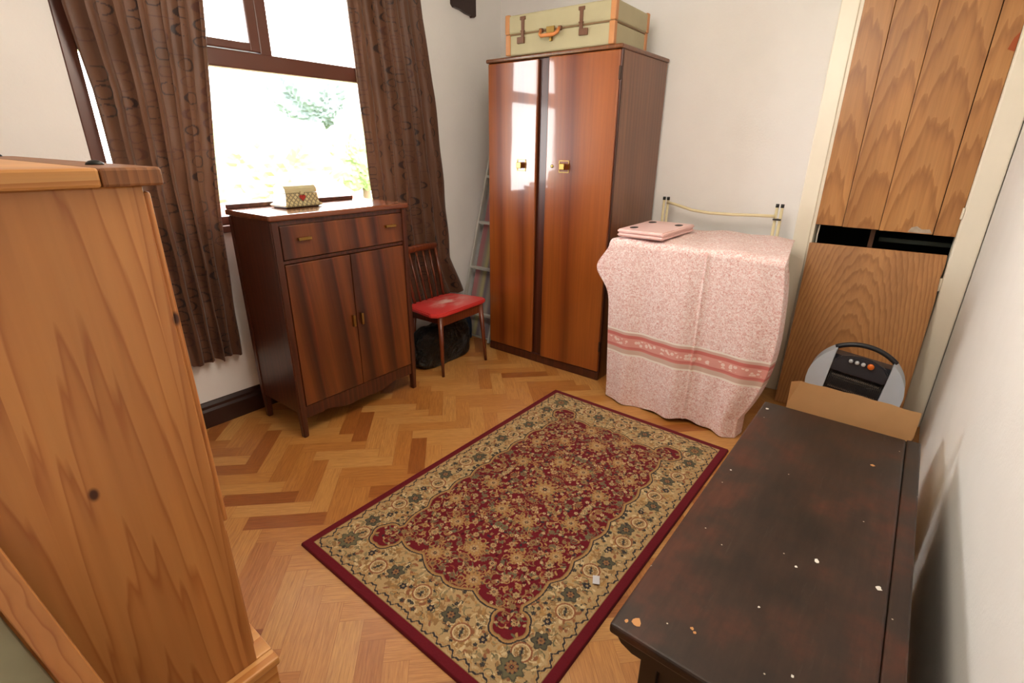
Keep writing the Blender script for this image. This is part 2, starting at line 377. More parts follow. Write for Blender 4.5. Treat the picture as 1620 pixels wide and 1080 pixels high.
# ------------------------------------------------------------------ curtains
def curtain_pattern(u, z, seed, wd, ht):
    rs = np.random.RandomState(seed); base = L3((96, 62, 42)); dark = L3((40, 20, 16)); mid = L3((78, 44, 33))
    C = np.zeros(u.shape+(3,)); C[:] = base; C *= (1+.05*np.sin(u*900)[..., None]*0)
    cu, cz = .078, .062; nu, nz = int(wd/cu)+1, int(ht/cz)+1
    for i in range(nu):
        for j in range(nz):
            if rs.rand() < .15: continue
            uc, zc = (i+.5)*cu+rs.uniform(-.006, .006), (j+.5)*cz+(i % 2)*.03; a, b = rs.uniform(.023, .029), rs.uniform(.021, .026)
            off = rs.uniform(-.006, .006); t = rs.uniform(.0045, .008); colr = dark if rs.rand() < .55 else mid
            msk = (abs(u-uc) < .035) & (abs(z-zc) < .035); 
            if not msk.any(): continue
            uu, zz = u[msk]-uc, z[msk]-zc; r = np.sqrt((uu/a)**2+(zz/b)**2); r2 = np.sqrt(((uu-off)/(a-t))**2+(zz/(b-t*.6))**2)
            ring = (r < 1) & (r2 > 1); v = C[msk]; v[ring] = colr; C[msk] = v
    for k in range(int(nz*nu*.25)):
        uc, zc, ln = rs.uniform(0, wd), rs.uniform(0, ht), rs.uniform(.04, .1)
        msk = (abs(u-uc) < ln/2) & (abs(z-zc) < .0015); C[msk] = mid
    return C
M_curtain = attr_mat('brown_satin_curtain', .5, sheen=.15, bump=.15, bs=700, trans=.04, spec=.4)
def curtain(label, pts, z0, z1, folds, seed, amp, yc):
    """pts: [(z, xl, xr)] outline of the hanging curtain"""
    root = thing('curtain', label, 'curtain', ((pts[0][1]+pts[0][2])/2, W-.02, z0), group=None)
    nu, nz = 420, 460; u = np.linspace(0, 1, nu); z = np.linspace(z0, z1, nz); Z, Uu = np.meshgrid(z, u, indexing='ij')
    zs = [p[0] for p in pts]; xl = np.interp(z, zs, [p[1] for p in pts]); xr = np.interp(z, zs, [p[2] for p in pts])
    rs = np.random.RandomState(seed); ph = np.cumsum(rs.uniform(.6, 1.4, folds*2)); ph = np.concatenate([[0], ph])/ph[-1]
    phase = np.interp(Uu, ph, np.arange(folds*2+1)*math.pi)+.25*np.sin(Z*3+Uu*9+seed)
    a = amp*(.75+.35*np.sin(Z*2.1+Uu*5+seed)); t = (Z-z0)/(z1-z0)
    X = xl[:, None]+(xr-xl)[:, None]*(Uu+.012*np.sin(phase*2+1)); Y = yc+a*np.tanh(1.7*np.sin(phase))+.006*np.sin(Z*17+Uu*23)*(1-t)
    Zz = Z-(1-t)*.007*(np.sin(phase*.5+2)+.5*np.sin(Uu*30))*np.clip(1-t*3, 0, 1)
    P = np.stack([X, Y, Zz], -1)-np.array(root.location)
    wd = float((xr-xl).mean()*1.12); C = curtain_pattern(Uu*wd, Z-z0, seed, wd, z1-z0)
    grid_mesh('fabric', P, M_curtain, C, parent=root)
    # bottom hem band
    return root
curtain('brown curtain with dark rings on the side of the window near the pine cupboard', [(.33, .70, .985), (.8, .68, 1.0), (1.13, .655, 1.02), (1.5, .65, 1.06), (1.76, .625, 1.09), (2.2, .62, 1.13)], .345, 2.2, 6, 4, .020, 2.492)
curtain('brown curtain with dark rings hanging behind the red-seated chair', [(.33, 1.86, 2.58), (.6, 1.86, 2.46), (1.1, 1.84, 2.42), (1.6, 1.82, 2.37), (2.0, 1.80, 2.30), (2.25, 1.79, 2.27)], .345, 2.25, 6, 9, .020, 2.492)
pole = thing('curtain_pole', 'brown curtain pole above the window carrying both curtains', 'curtain pole', (1.4, 2.47, 2.29))
bm = bmesh.new(); tube(bm, [(-.9, 0, 0), (1.0, 0, 0)], .014); mk('pole', bm, M_frame, pole)
for x in (-.85, .95): mk('bracket', BM((x-.01, x+.01, -.01, W-2.471, -.02, .02, .003)), M_frame, pole)
# torn brown block on the wall beside the curtain
bm = bmesh.new(); prism(bm, [(2.585, 2.13), (2.60, 2.115), (2.66, 2.11), (2.71, 2.098), (2.755, 2.094), (2.762, 2.085), (2.782, 2.088), (2.797, 2.098), (2.797, 2.24), (2.585, 2.24)], W-.022, W-.001, 'y')
tag(mk('wall_block', bm, M_skirt), 'small dark brown wooden block with ragged lower edge high on the white wall', 'wall block')

# ------------------------------------------------------------------ rug
def build_rug():
    Lx, Ly, st = 1.576, .975, .0019
    nx, ny = int(Lx/st), int(Ly/st); x = np.linspace(-Lx/2, Lx/2, nx); y = np.linspace(-Ly/2, Ly/2, ny)
    X, Y = np.meshgrid(x, y, indexing='ij'); hx, hy = nx//2, ny//2
    qx, qy = np.abs(x[:nx-hx]), np.abs(y[:ny-hy])              # one quarter (corner at index 0)
    QX, QY = np.meshgrid(qx, qy, indexing='ij')
    crim, crimd, beige, tan, gold, olive, navy, rust, cream = [L3(c) for c in ((98, 20, 30), (66, 12, 22), (166, 140, 100), (134, 104, 68), (158, 122, 76), (98, 94, 70), (46, 42, 46), (124, 58, 44), (192, 170, 130))]
    C = np.zeros(QX.shape+(3,)); rs = np.random.RandomState(11)
    ex, ey = Lx/2-QX, Ly/2-QY; E = np.minimum(ex, ey)
    A, Bq = Lx/2-.205, Ly/2-.185
    along = np.where(ex < ey, QY, QX)
    # field outline: scalloped with stepped-in corners
    sx = .020*np.abs(np.sin(QX*math.pi/.125)); sy = .020*np.abs(np.sin(QY*math.pi/.118))
    rec = .030*np.clip(1-((QY-Bq*.62)/(Bq*.55))**2, 0, 1); rec2 = .022*np.clip(1-((QX-A*.80)/(A*.22))**2, 0, 1)
    gfun = np.maximum(QX-A+.012-sy+rec, QY-Bq+.010-sx*.8+rec2)
    lobe = np.hypot(QX-(A-.012), QY-(Bq-.020))-.050-.006*np.abs(np.sin(np.arctan2(QY-(Bq-.020), QX-(A-.012))*3)); gfun = np.minimum(gfun, lobe)
    # corner flower bite
    C[:] = beige; field = gfun < 0; C[field] = crim
    occ = np.zeros(QX.shape, bool)
    def sub(cx, cy, r):
        i = np.where(np.abs(qx-cx) < r)[0]; j = np.where(np.abs(qy-cy) < r)[0]
        if len(i) == 0 or len(j) == 0: return None
        return slice(i[0], i[-1]+1), slice(j[0], j[-1]+1)
    def flower(cx, cy, r, c1, c2, c3, n=8, rot=0):
        s_ = sub(cx, cy, r*1.25)
        if s_ is None: return
        dx, dy = QX[s_]-cx, QY[s_]-cy; d = np.hypot(dx, dy); th = np.arctan2(dy, dx)
        pet = r*(1+.16*np.cos(n*th+rot)); v = C[s_]
        v[d < pet] = c1; v[(d < pet) & (d > pet*.84)] = c2*.5+c1*.5
        v[(d < pet*.62) & (np.cos(n*th+rot) < -.2) & (d > r*.3)] = c2
        v[d < r*.33] = c3; v[d < r*.14] = c1; C[s_] = v
    def leaf(cx, cy, a, b, th, c1):
        s_ = sub(cx, cy, a*1.1)
        if s_ is None: return
        dx, dy = QX[s_]-cx, QY[s_]-cy; u = dx*math.cos(th)+dy*math.sin(th); v_ = -dx*math.sin(th)+dy*math.cos(th)+(u**2)*18
        m_ = (u/a)**2+(v_/b)**2 < 1; v = C[s_]; v[m_] = c1; C[s_] = v
    def arc(cx, cy, r, t, a0, a1, c1):
        s_ = sub(cx, cy, r+t)
        if s_ is None: return
        dx, dy = QX[s_]-cx, QY[s_]-cy; d = np.hypot(dx, dy); th = (np.arctan2(dy, dx)-a0) % (2*math.pi)
        m_ = (abs(d-r) < t/2) & (th < a1); v = C[s_]; v[m_] = c1; C[s_] = v
    def inside(cx, cy, lo, hi):
        i, j = np.argmin(abs(qx-cx)), np.argmin(abs(qy-cy)); return lo <= gfun[i, j] < hi
    # field: dense small leaves and curls
    for k in range(1150):
        cx, cy = rs.uniform(0, A+.02), rs.uniform(0, Bq+.02)
        if not inside(cx, cy, -9, -.007): continue
        q = rs.rand()
        if q < .45: leaf(cx, cy, rs.uniform(.005, .011), rs.uniform(.0025, .0045), rs.uniform(0, 6.3), [gold, tan, rust, olive, beige][rs.randint(5)])
        elif q < .68: arc(cx, cy, rs.uniform(.006, .015), .0036, rs.uniform(0, 6.3), rs.uniform(2, 4.5), [gold, tan, tan, olive][rs.randint(4)])
        elif q < .82: leaf(cx, cy, rs.uniform(.004, .009), rs.uniform(.003, .005), rs.uniform(0, 6.3), [navy, olive, crimd][rs.randint(3)])
        elif q < .9: flower(cx, cy, rs.uniform(.004, .008), cream, tan, rust, 5, rs.uniform(0, 6))
    pts = []
    for k in range(900):
        cx, cy = rs.uniform(0, A), rs.uniform(0, Bq); r = rs.choice([.008, .011, .014])
        if not inside(cx, cy, -9, -r-.006): continue
        if all(math.hypot(cx-a, cy-b) > r+c+.012 for a, b, c in pts): pts.append((cx, cy, r)); 
    for cx, cy, r in pts: flower(cx, cy, r, [gold, beige, tan, olive][rs.randint(4)], [rust, olive, tan][rs.randint(3)], [navy, rust, crim, olive][rs.randint(4)], [6, 8, 10][rs.randint(3)], rs.uniform(0, 6))
    for cx, cy, r in [(.0, .0, .042), (.2, .06, .028), (.36, .14, .024), (.42, .0, .030), (.10, .19, .026), (.52, .09, .028), (.27, .24, .024)]:
        flower(cx, cy, r, gold, tan, olive, 12); flower(cx, cy, r*.62, beige, rust, navy, 8, 1)
        for q in range(6): arc(cx+math.cos(q*1.05)*r*1.5, cy+math.sin(q*1.05)*r*1.5, r*.35, .004, q*1.05+2.2, 4.2, gold)
    # border ground
    for k in range(2600):
        cx, cy = rs.uniform(0, Lx/2-.045), rs.uniform(0, Ly/2-.045)
        if not inside(cx, cy, .014, 9): continue
        q = rs.rand()
        if q < .55: leaf(cx, cy, rs.uniform(.005, .012), rs.uniform(.003, .006), rs.uniform(0, 6.3), [tan, tan, gold, rust*.5+tan*.5, cream, olive*.6+beige*.4][rs.randint(6)])
        elif q < .8: arc(cx, cy, rs.uniform(.008, .02), .003, rs.uniform(0, 6.3), rs.uniform(2, 4.5), [tan, olive, cream, gold][rs.randint(4)])
        elif q < .9: flower(cx, cy, rs.uniform(.005, .008), navy, olive, navy, 5)
    # border medallions along the middle line
    mid = .118
    def put(cx, cy, k):
        if k % 3 == 0:
            arc(cx, cy, .029, .0045, 0, 7, rust*.6+tan*.4); arc(cx, cy, .024, .004, 0, 7, cream); flower(cx, cy, .020, tan, cream, olive, 8); 
            for q in range(3): leaf(cx+(q-1)*.010, cy+.004*(q-1), .006, .0028, .8, navy)
        elif k % 3 == 1: flower(cx, cy, .0115, navy, navy, beige, 6)
        else: flower(cx, cy, .027, olive*.6+navy*.4, navy, tan, 6); flower(cx, cy, .010, tan, rust, navy, 6)
    for k in range(11): put(.0+k*.062, Ly/2-mid+(.016 if k % 2 else -.006), k+2)
    for k in range(5): put(Lx/2-mid-.005+(.016 if k % 2 else -.006), k*.064, k)
    flower(Lx/2-mid, Ly/2-mid, .036, olive, navy, tan, 8); flower(Lx/2-mid, Ly/2-mid, .017, tan, rust, navy, 8)
    # field outline
    C[(gfun > 0) & (gfun < .006)] = gold; C[(gfun > .006) & (gfun < .011)] = navy; C[(gfun < 0) & (gfun > -.004)] = tan
    # outer guard vine and crimson edge
    vine = np.abs(E-(.046+.0075*np.sin(along*2*math.pi/.062)+.003*np.sin(along*2*math.pi/.021)))
    gz = (E < .062); C[gz & (vine > .002)] = C[gz & (vine > .002)]*.35+beige*.65
    C[gz & (vine < .0030)] = navy; C[gz & (np.abs(vine-.008) < .0016)] = gold
    C[E < .034] = tan; C[E < .0305] = crim*.95
    full = np.zeros((nx, ny, 3)); full[:nx-hx, :ny-hy] = C; full[nx-hx:, :ny-hy] = C[:hx][::-1]; full[:, ny-hy:] = full[:, :hy][:, ::-1]
    full *= (.93+.12*rs.rand(nx, ny, 1))
    c_, s2 = math.cos(-.0102), math.sin(-.0102); zz = .0115+.0007*rs.rand(nx, ny)
    edge = np.minimum(Lx/2-np.abs(X), Ly/2-np.abs(Y)); zz = np.where(edge < .004, .0115*np.clip(edge/.004, 0, 1)**.5+.0006, zz)
    P = np.stack([X, Y, zz], -1)
    s = N('rug_pile'); a = s.n('Attribute', attribute_name='pattern'); s.out(a.outputs['Color'], .95, spec=.15, sheen=.05)
    o = grid_mesh('rug', P, s.m, full)
    # corner xr1,yr0 = (2.19,1.41)
    cx = 2.205-(Lx/2)*c_-(Ly/2)*(-s2)*-1; cy = 1.423-(Lx/2)*s2-(Ly/2)*c_
    o.location = (cx, cy, .0005); o.rotation_euler = (0, 0, -.0102)
    tag(o, 'crimson and beige oriental patterned rug lying on the parquet floor', 'rug')
build_rug()
bm = bmesh.new(); box(bm, -.017, .017, -.011, .011, 0, .002, .0008); 
for v in bm.verts: v.co.z += .004*math.sin(v.co.x*120)**2
o = mk('paper_scrap', bm, plain('silver_paper', (196, 196, 200), .4)); o.location = (1.143, .548, .0135); o.rotation_euler = (0, 0, .5); tag(o, 'small silvery scrap of paper on the rug border beside the dark chest', 'scrap')

# ------------------------------------------------------------------ walnut chest
ch = thing('walnut_tallboy', 'walnut tallboy with one drawer over two doors standing before the window', 'cabinet', (1.022, 2.066, 0), .012)
cw, cd, chh = .722, .368, 1.045
def leg(x, y, f): 
    bm = bmesh.new(); s = .034; prof = [(0, .013), (.16, .017), (1.018, .017)]
    vs = []
    for z, h in prof: vs.append([bm.verts.new((x+dx*h, y+dy*h, z)) for dx, dy in ((-1, -1), (1, -1), (1, 1), (-1, 1))])
    fs = []
    for a, b in zip(vs, vs[1:]):
        for k in range(4): fs.append(bm.faces.new((a[k], a[(k+1) % 4], b[(k+1) % 4], b[k])))
    fs += [bm.faces.new(vs[0][::-1]), bm.faces.new(vs[-1])]; bmesh.ops.bevel(bm, geom=bm.edges[:], offset=.004, segments=2, affect='EDGES')
    mk('leg', bm, M_walnut_dark, ch)
for x in (.017, cw-.017):
    for y in (.017, cd-.017): leg(x, y, 0)
mk('carcass', BM((.004, .02, .02, cd-.02, .13, 1.018), (cw-.02, cw-.004, .02, cd-.02, .13, 1.018), (.02, cw-.02, cd-.02, cd-.008, .13, 1.018), (.02, cw-.02, .03, cd-.02, .14, .158), (.034, cw-.034, .008, .03, .838, .852), (.034, cw-.034, .008, .03, 1.0, 1.018), (.02, cw-.02, .03, cd-.02, .838, .852)), M_walnut_dark, ch)
bm = bmesh.new(); n = 24; pts = [(.034, .158), (cw-.034, .158)]
for i in range(n+1):
    t = i/n; x = cw-.034-t*(cw-.068); pts.append((x, .098-.030*math.sin(math.pi*t)**2+.012*math.sin(math.pi*t*3)**2*(1 if .15 < t < .85 else .3)))
prism(bm, pts, .006, .024); mk('apron', bm, M_walnut_dark, ch)
bm = BM((-.008, cw+.008, -.010, cd+.004, 1.020, chh, .006, 3)); mk('top', bm, M_walnut_top, ch)
mk('gallery', BM((-.002, .66, cd-.012, cd+.002, chh, chh+.020, .003)), M_walnut_dark, ch)
d = mk('drawer', BM((.037, cw-.037, .0, .02, .856, .998, .003)), M_walnut, ch)
def bar_handle(par, x, z, w_, h_):
    mk('handle', BM((x-w_/2, x+w_/2, -.018, -.010, z-h_/2, z+h_/2, .002), (x-w_/2+.002, x-w_/2+.008, -.012, .001, z-h_/2+.001, z+h_/2-.001), (x+w_/2-.008, x+w_/2-.002, -.012, .001, z-h_/2+.001, z+h_/2-.001)), M_brass, par, label='brass handle')
bar_handle(d, .137, .938, .062, .013); bar_handle(d, cw-.117, .942, .062, .013)
for a, b, hx in ((.037, cw/2-.0015, cw/2-.024), (cw/2+.0015, cw-.037, cw/2+.024)):
    q = mk('door', BM((a, b, .0, .02, .162, .834, .003)), M_walnut, ch); bar_handle(q, hx, .512, .013, .058)

# jewellery box
jb = thing('jewellery_box', 'small cream lattice jewellery box with a red heart on the walnut tallboy', 'box', (1.285, 2.31, chh+.001), .06); jb.scale = (1.2, 1.2, 1.2)
M_jb = N('cream_lattice'); s = M_jb; v = s.mapping(s.coord(), rot=(0, R(45), 0), scale=(1, 1, 1)); ck = s.n('TexBrick', i={'Scale': 75.0, 'Mortar Size': .16, 'Brick Width': 1.0, 'Row Height': 1.0, 'Color1': lin((196, 182, 136)), 'Color2': lin((178, 162, 118)), 'Mortar': lin((122, 112, 86))}, offset=0.0)
sx = s.n('SeparateXYZ'); s.l(v, sx.inputs[0]); cx_ = s.n('CombineXYZ'); s.l(sx.outputs[0], cx_.inputs[0]); s.l(sx.outputs[2], cx_.inputs[1]); s.l(cx_.outputs[0], ck.inputs['Vector'])
M_jb = s.out(ck.outputs['Color'], .35, coat=.3)
M_cer = plain('cream_ceramic', (186, 176, 136), .3, coat=.3)
bm = bmesh.new(); prof = [(.078, .050, .004), (.080, .052, .010), (.071, .043, .018), (.066, .040, .052)]
vs = [[bm.verts.new((a*dx, b*dy, z)) for dx, dy in ((-1, -1), (1, -1), (1, 1), (-1, 1))] for a, b, z in prof]
for a, b in zip(vs, vs[1:]):
    for k in range(4): bm.faces.new((a[k], a[(k+1) % 4], b[(k+1) % 4], b[k]))
bm.faces.new(vs[0][::-1]); bm.faces.new(vs[-1]); mk('body', bm, M_jb, jb)
mk('base', BM((-.072, .072, -.045, .045, 0, .006, .002)), plain('box_base', (60, 44, 34), .5), jb)
bm = bmesh.new(); pr = [(-.041, .053), (.041, .053), (.041, .068), (.030, .080), (.010, .086), (-.010, .086), (-.030, .080), (-.041, .068)]
prism(bm, pr, -.067, .067, 'x', .002); mk('lid', bm, M_cer, jb)
bm = bmesh.new(); hp = []
for i in range(28):
    t = i/28*2*math.pi; hp.append((.0008*16*math.sin(t)**3, .036+.0008*(13*math.cos(t)-5*math.cos(2*t)-2*math.cos(3*t)-math.cos(4*t))))
prism(bm, hp, -.046, -.040, 'y'); mk('heart', bm, plain('red_enamel', (150, 40, 30), .3), jb, label='red heart clasp')
bm = bmesh.new(); box(bm, -.008, .008, -.046, -.040, .047, .062, .002); mk('clasp', bm, M_cer, jb)

# ------------------------------------------------------------------ wardrobe
wx, wy0_, wy1_, wh = 2.4865, 1.305, 2.160, 1.785; wb = 3.045
wd = thing('wardrobe', 'tall glossy mahogany wardrobe with two doors against the back wall', 'wardrobe', (wx, (wy0_+wy1_)/2, 0))
WM = lambda name, bm, mat, par=None, **k: mk(name, bm, mat, par or wd, **k) if False else _w(name, bm, mat, par, **k)
def _w(name, bm, mat, par=None, **k):
    bm.transform(wd.matrix_basis.inverted()); return mk(name, bm, mat, par or wd, **k)
_w('side_panel', BM((wx+.02, wb, wy0_, wy0_+.018, .0, 1.765, .003)), M_ward_side)
_w('side_panel', BM((wx+.02, wb, wy1_-.018, wy1_, .0, 1.765, .003)), M_ward_side)
_w('back_panel', BM((wb-.008, wb-.001, wy0_+.018, wy1_-.018, .05, 1.765)), M_ward_dark)
_w('carcass', BM((wx+.024, wb-.01, wy0_+.018, wy1_-.018, .08, .098), (wx+.024, wb-.01, wy0_+.018, wy1_-.018, 1.745, 1.764), (wx+.012, wx+.03, wy0_, wy0_+.016, .05, 1.765, .002), (wx+.012, wx+.03, wy1_-.016, wy1_, .05, 1.765, .002), (wx+.022, wx+.04, 1.70, 1.812, .05, 1.765, .003)), M_ward_dark)
_w('plinth', BM((wx+.004, wx+.03, wy0_, wy1_, 0, .055, .004)), M_ward_dark)
bm = BM((wx-.008, wb+.004, wy0_-.008, wy1_+.008, 1.765, wh, .007, 3)); _w('top', bm, M_ward_side)
def wdoor(y0, y1, ky, open_):
    n0 = len(wd.children)
    bm = bmesh.new(); box(bm, wx, wx+.02, y0, y1, .058, 1.762, .006, 4); q = _w('door', bm, M_ward, smooth=False)
    # square brass ring plate and square knob
    bm = bmesh.new(); r0, r1, z = .032, .028, 1.218
    for b in [(ky-r0, ky+r0, z+r1, z+r0), (ky-r0, ky+r0, z-r0, z-r1), (ky-r0, ky-r1, z-r0, z+r0), (ky+r1, ky+r0, z-r0, z+r0)]: box(bm, wx-.003, wx+.001, *b)
    _w('handle_plate', bm, M_brass, q, label='square brass ring plate')
    bm = BM((wx-.030, wx-.018, ky-.017, ky+.017, z-.017, z+.017, .003), (wx-.019, wx+.001, ky-.006, ky+.006, z-.006, z+.006)); _w('knob', bm, M_brass, q, label='square brass knob')
    return q
q1 = wdoor(1.800, wy1_-.004, 1.902, 0); q2 = wdoor(wy0_+.006, 1.722, 1.600, 0)
bm = bmesh.new(); lathe(bm, [(.009, 0), (.009, .003), (.004, .0035)], M=Matrix.Translation((wx+.0005, 1.678, 1.218)) @ Matrix.Rotation(R(-90), 4, 'Y')); _w('keyhole_plate', bm, M_brass, q2)
for z in (1.66, .22): _w('hinge', BM((wx-.002, wx+.014, wy0_-.001, wy0_+.008, z-.03, z+.03, .001)), plain('dull_hinge', (70, 50, 40), .5, .6), q2)

hp_ = Vector((.02, wy0_+.006-(wy0_+wy1_)/2, 0)); q2.matrix_basis = Matrix.Translation(hp_) @ Matrix.Rotation(R(1.9), 4, 'Z') @ Matrix.Translation(-hp_)
# ------------------------------------------------------------------ suitcase
sk = thing('suitcase', 'old greenish canvas suitcase with tan leather corners lying on the wardrobe', 'suitcase', (2.455, 2.0, wh), R(-90)+.03)
# local: x along the front (towards the camera side), y towards the back wall
def canvas(name, c):
    s = N(name); f = s.noise(s.coord(), 500, 2); g = s.noise(s.coord(), 6, 4); cc = s.mix(g, lin(c), tuple(x*.72 for x in lin(c)[:3])+(1,)); s.bump(f, .3, .001); return s.out(cc, .8)
M_canvas = canvas('green_canvas', (182, 172, 140)); M_tan = plain('tan_leather', (196, 134, 84), .5, var=.12); M_brl = plain('brown_metal_clasp', (118, 78, 56), .45, .3, var=.2, sc_=60)
sw, sd = .655, .395
mk('base_shell', BM((.006, sw-.006, .006, sd-.006, 0, .098, .010, 3)), M_canvas, sk)
mk('lid_shell', BM((0, sw, 0, sd, .100, .190, .012, 3)), M_canvas, sk)
mk('rim', BM((.003, sw-.003, .003, sd-.003, .094, .102, .002)), plain('brown_piping', (120, 92, 60), .6), sk)
for x in (0, sw):
    for y in (0, sd):
        bx, by = (x-.003 if x == 0 else x-.028), (y-.003 if y == 0 else y-.028)
        e = .003; mk('corner_guard', BM((bx, bx+.031, by, by+.031, .101, .193, .006), (bx+(e if x == 0 else -e), bx+.031+(e if x == 0 else -e)-.001, by+(e if y == 0 else -e), by+.03+(e if y == 0 else -e), .0005, .099, .004)), M_tan, sk)
for x in (.115, .470):
    bm = BM((x-.008, x+.010, -.006, .002, .075, .172, .002), (x-.016, x+.018, -.0065, .002, .16, .176, .002), (x-.035 if x < .2 else x-.010, x+.010 if x < .2 else x+.038, -.006, .009, .052, .082, .002), (x-.012, x+.014, -.008, .002, .105, .112, .002))
    mk('clasp', bm, M_brl, sk, label='brown metal clasp')
bm = bmesh.new(); tube(bm, [(.235, -.006, .098), (.238, -.022, .078), (.252, -.030, .068), (.33, -.030, .068), (.344, -.022, .078), (.348, -.006, .098)], .007, 10, sq=1.3); mk('handle', bm, plain('worn_orange_leather', (206, 128, 70), .45), sk, label='worn orange leather handle')
for x in (.235, .348): mk('handle_mount', BM((x-.010, x+.010, -.010, .007, .088, .108, .003)), M_brl, sk)
mk('lock', BM((.268, .316, -.007, .002, .082, .112, .002), (.288, .302, -.008, .008, .045, .085, .002)), M_brass, sk, label='yellow brass lock plate')

# ------------------------------------------------------------------ pine cupboard
pc = thing('pine_cupboard', 'tall honey pine cupboard with black studs on its top and a knotty side', 'cupboard', (0, .95, 0))
px0, px1, py1 = -.30, .281, 1.98
P_ = lambda n_, bm, mat, par=None, **k: (bm.transform(Matrix.Translation((0, -.95, 0))), mk(n_, bm, mat, par or pc, **k))[1]
P_('side_panel', BM((px0, px1, .95, .972, .2, 1.25, .003)), M_pine)
P_('side_panel', BM((px0, px1-.022, py1-.022, py1, .2, 1.25, .003)), M_pine)
P_('back_panel', BM((px0, px0+.01, .972, py1-.022, .2, 1.25)), M_pine)
P_('carcass', BM((px0+.01, px1-.03, .972, py1-.022, .22, .24), (px0+.01, px1-.03, .972, py1-.022, .575, .59)), M_pine)
P_('face_frame', BM((px1-.0215, px1, .9725, .995, .2, 1.25, .001), (px1-.0215, px1, py1-.04, py1, .2, 1.25, .003), (px1-.0215, px1, .995, py1-.04, 1.215, 1.25)), M_pine)
for a, b in ((.958, 1.462), (1.466, py1-.006)):
    q = P_('door', BM((px1+.001, px1+.011, a, b, .60, 1.24, .004)), M_pine)
    bm = bmesh.new(); M_ = Matrix.Translation((px1+.011, b-.05 if a < 1 else a+.05, .9)) @ Matrix.Rotation(R(90), 4, 'Y'); lathe(bm, [(.006, 0), (.006, .012), (.016, .02), (.013, .028)], M=M_, seg=20); P_('knob', bm, M_black, q)
    q = P_('drawer', BM((px1+.001, px1+.006, a+.006, b-.006, .25, .575, .003)), M_pine)
    bm = bmesh.new(); M_ = Matrix.Translation((px1+.006, (a+b)/2, .41)) @ Matrix.Rotation(R(90), 4, 'Y'); lathe(bm, [(.006, 0), (.006, .012), (.016, .02), (.013, .028)], M=M_, seg=20); P_('knob', bm, M_black, q)
P_('top', BM((px0-.005, px1-.055, .93, py1+.02, 1.25, 1.277, .004)), M_pine_x)
P_('top_end', BM((px1-.054, px1+.024, .93, py1+.02, 1.25, 1.277, .004)), M_pine_end, label='darker end board of the top')
for y in (1.085, py1-.04):
    for x in (px1-.02, px0+.05):
        bm = bmesh.new(); lathe(bm, [(.013, 0), (.012, .003), (.008, .006), (.002, .0075)], (x, y, 1.277), 20); P_('stud', bm, plain('iron_stud', (42, 44, 42), .4, .7), label='black iron stud')
bm = BM((px0, px1+.028, .922, .948, 0, .198, .003), (px1+.002, px1+.028, .948, py1, 0, .198, .003), (px0, px1+.034, .915, .95, .2, .222, .005), (px1-.02, px1+.034, .95, py1+.01, .2, .222, .005))
P_('plinth', bm, M_pine_x)

# leaning pine-edged board
lb = thing('leaning_board', 'pine edged greenish board leaning against the side of the pine cupboard', 'board', (.1, .72, 0))
def slab(pts, th, name, mat, **k):
    bm = bmesh.new(); nrm = Vector((0, 1, -.28)).normalized()
    A_ = [bm.verts.new(Vector(p)-Vector(lb.location)) for p in pts]; C_ = [bm.verts.new(Vector(p)+nrm*th-Vector(lb.location)) for p in pts]
    fs = [bm.faces.new(A_), bm.faces.new(C_[::-1])]+[bm.faces.new((A_[i], C_[i], C_[(i+1) % 4], A_[(i+1) % 4])) for i in range(4)]
    bmesh.ops.recalc_face_normals(bm, faces=fs); bmesh.ops.bevel(bm, geom=bm.edges[:], offset=.0015, segments=1, affect='EDGES'); mk(name, bm, mat, lb, **k)
slab([(.116, .72, 0), (.084, .72, 0), (-.052, .944, .8), (-.014, .944, .8)], -.022, 'edge_strip', M_pine)
slab([(.080, .724, .002), (-.25, .724, .002), (-.40, .944, .79), (-.056, .944, .79)], -.010, 'panel', plain('grey_green_board', (150, 146, 118), .6, var=.1))

# ------------------------------------------------------------------ dark chest in front
bc = thing('blanket_chest', 'low dark stained wooden chest with scuffed lid along the right wall', 'chest', (.63, .27, 0))
def scuffed():
    s = N('dark_scuffed_wood'); v = s.coord(); g = s.noise(v, 5, 5, .6); f = s.noise(s.mapping(v, scale=(.15, 1, 1)), 60, 4, .6)
    c = s.ramp(g, [(.34, (40, 32, 27)), (.5, (56, 39, 30)), (.62, (78, 44, 31))]); c = s.mix(.4, c, s.ramp(f, [(.3, (150, 140, 130)), (.7, (255, 255, 255))]), 'MULTIPLY')
    sc1 = s.noise(s.mapping(v, rot=(0, 0, .6), scale=(1, 9, 1)), 9, 5, .7); c = s.mix(s.ramp(sc1, [(.62, (0, 0, 0)), (.75, (90, 90, 90))]), c, (110, 104, 98))
    vo = s.n('TexVoronoi', voronoi_dimensions='2D', i={'Scale': 9.0, 'Randomness': 1.0}); s.l(v, vo.inputs['Vector']); sp = s.ramp(vo.outputs['Distance'], [(.010, (255, 255, 255)), (.016, (0, 0, 0))])
    wn = s.math('GREATER_THAN', s.noise(v, 11, 0), .52); c = s.mix(s.math('MULTIPLY', sp, wn), c, (196, 186, 170))
    s.bump(s.math('ADD', f, g), .12, .002)
    return s.out(c, s.math('MULTIPLY_ADD', g, .35, .26), spec=.3)
M_desk = scuffed(); M_desk_side = plain('dark_stain', (30, 17, 11), .45, var=.2, sc_=14)
D_ = lambda n_, bm, mat, par=None, **k: (bm.transform(bc.matrix_basis.inverted()), mk(n_, bm, mat, par or bc, **k))[1]
D_('lid', BM((.631, 1.735, -.1195, .270, .493, .515, .006, 3)), M_desk)
D_('rear_rail', BM((.645, 1.745, -.155, -.1205, .47, .5125, .004)), M_desk)
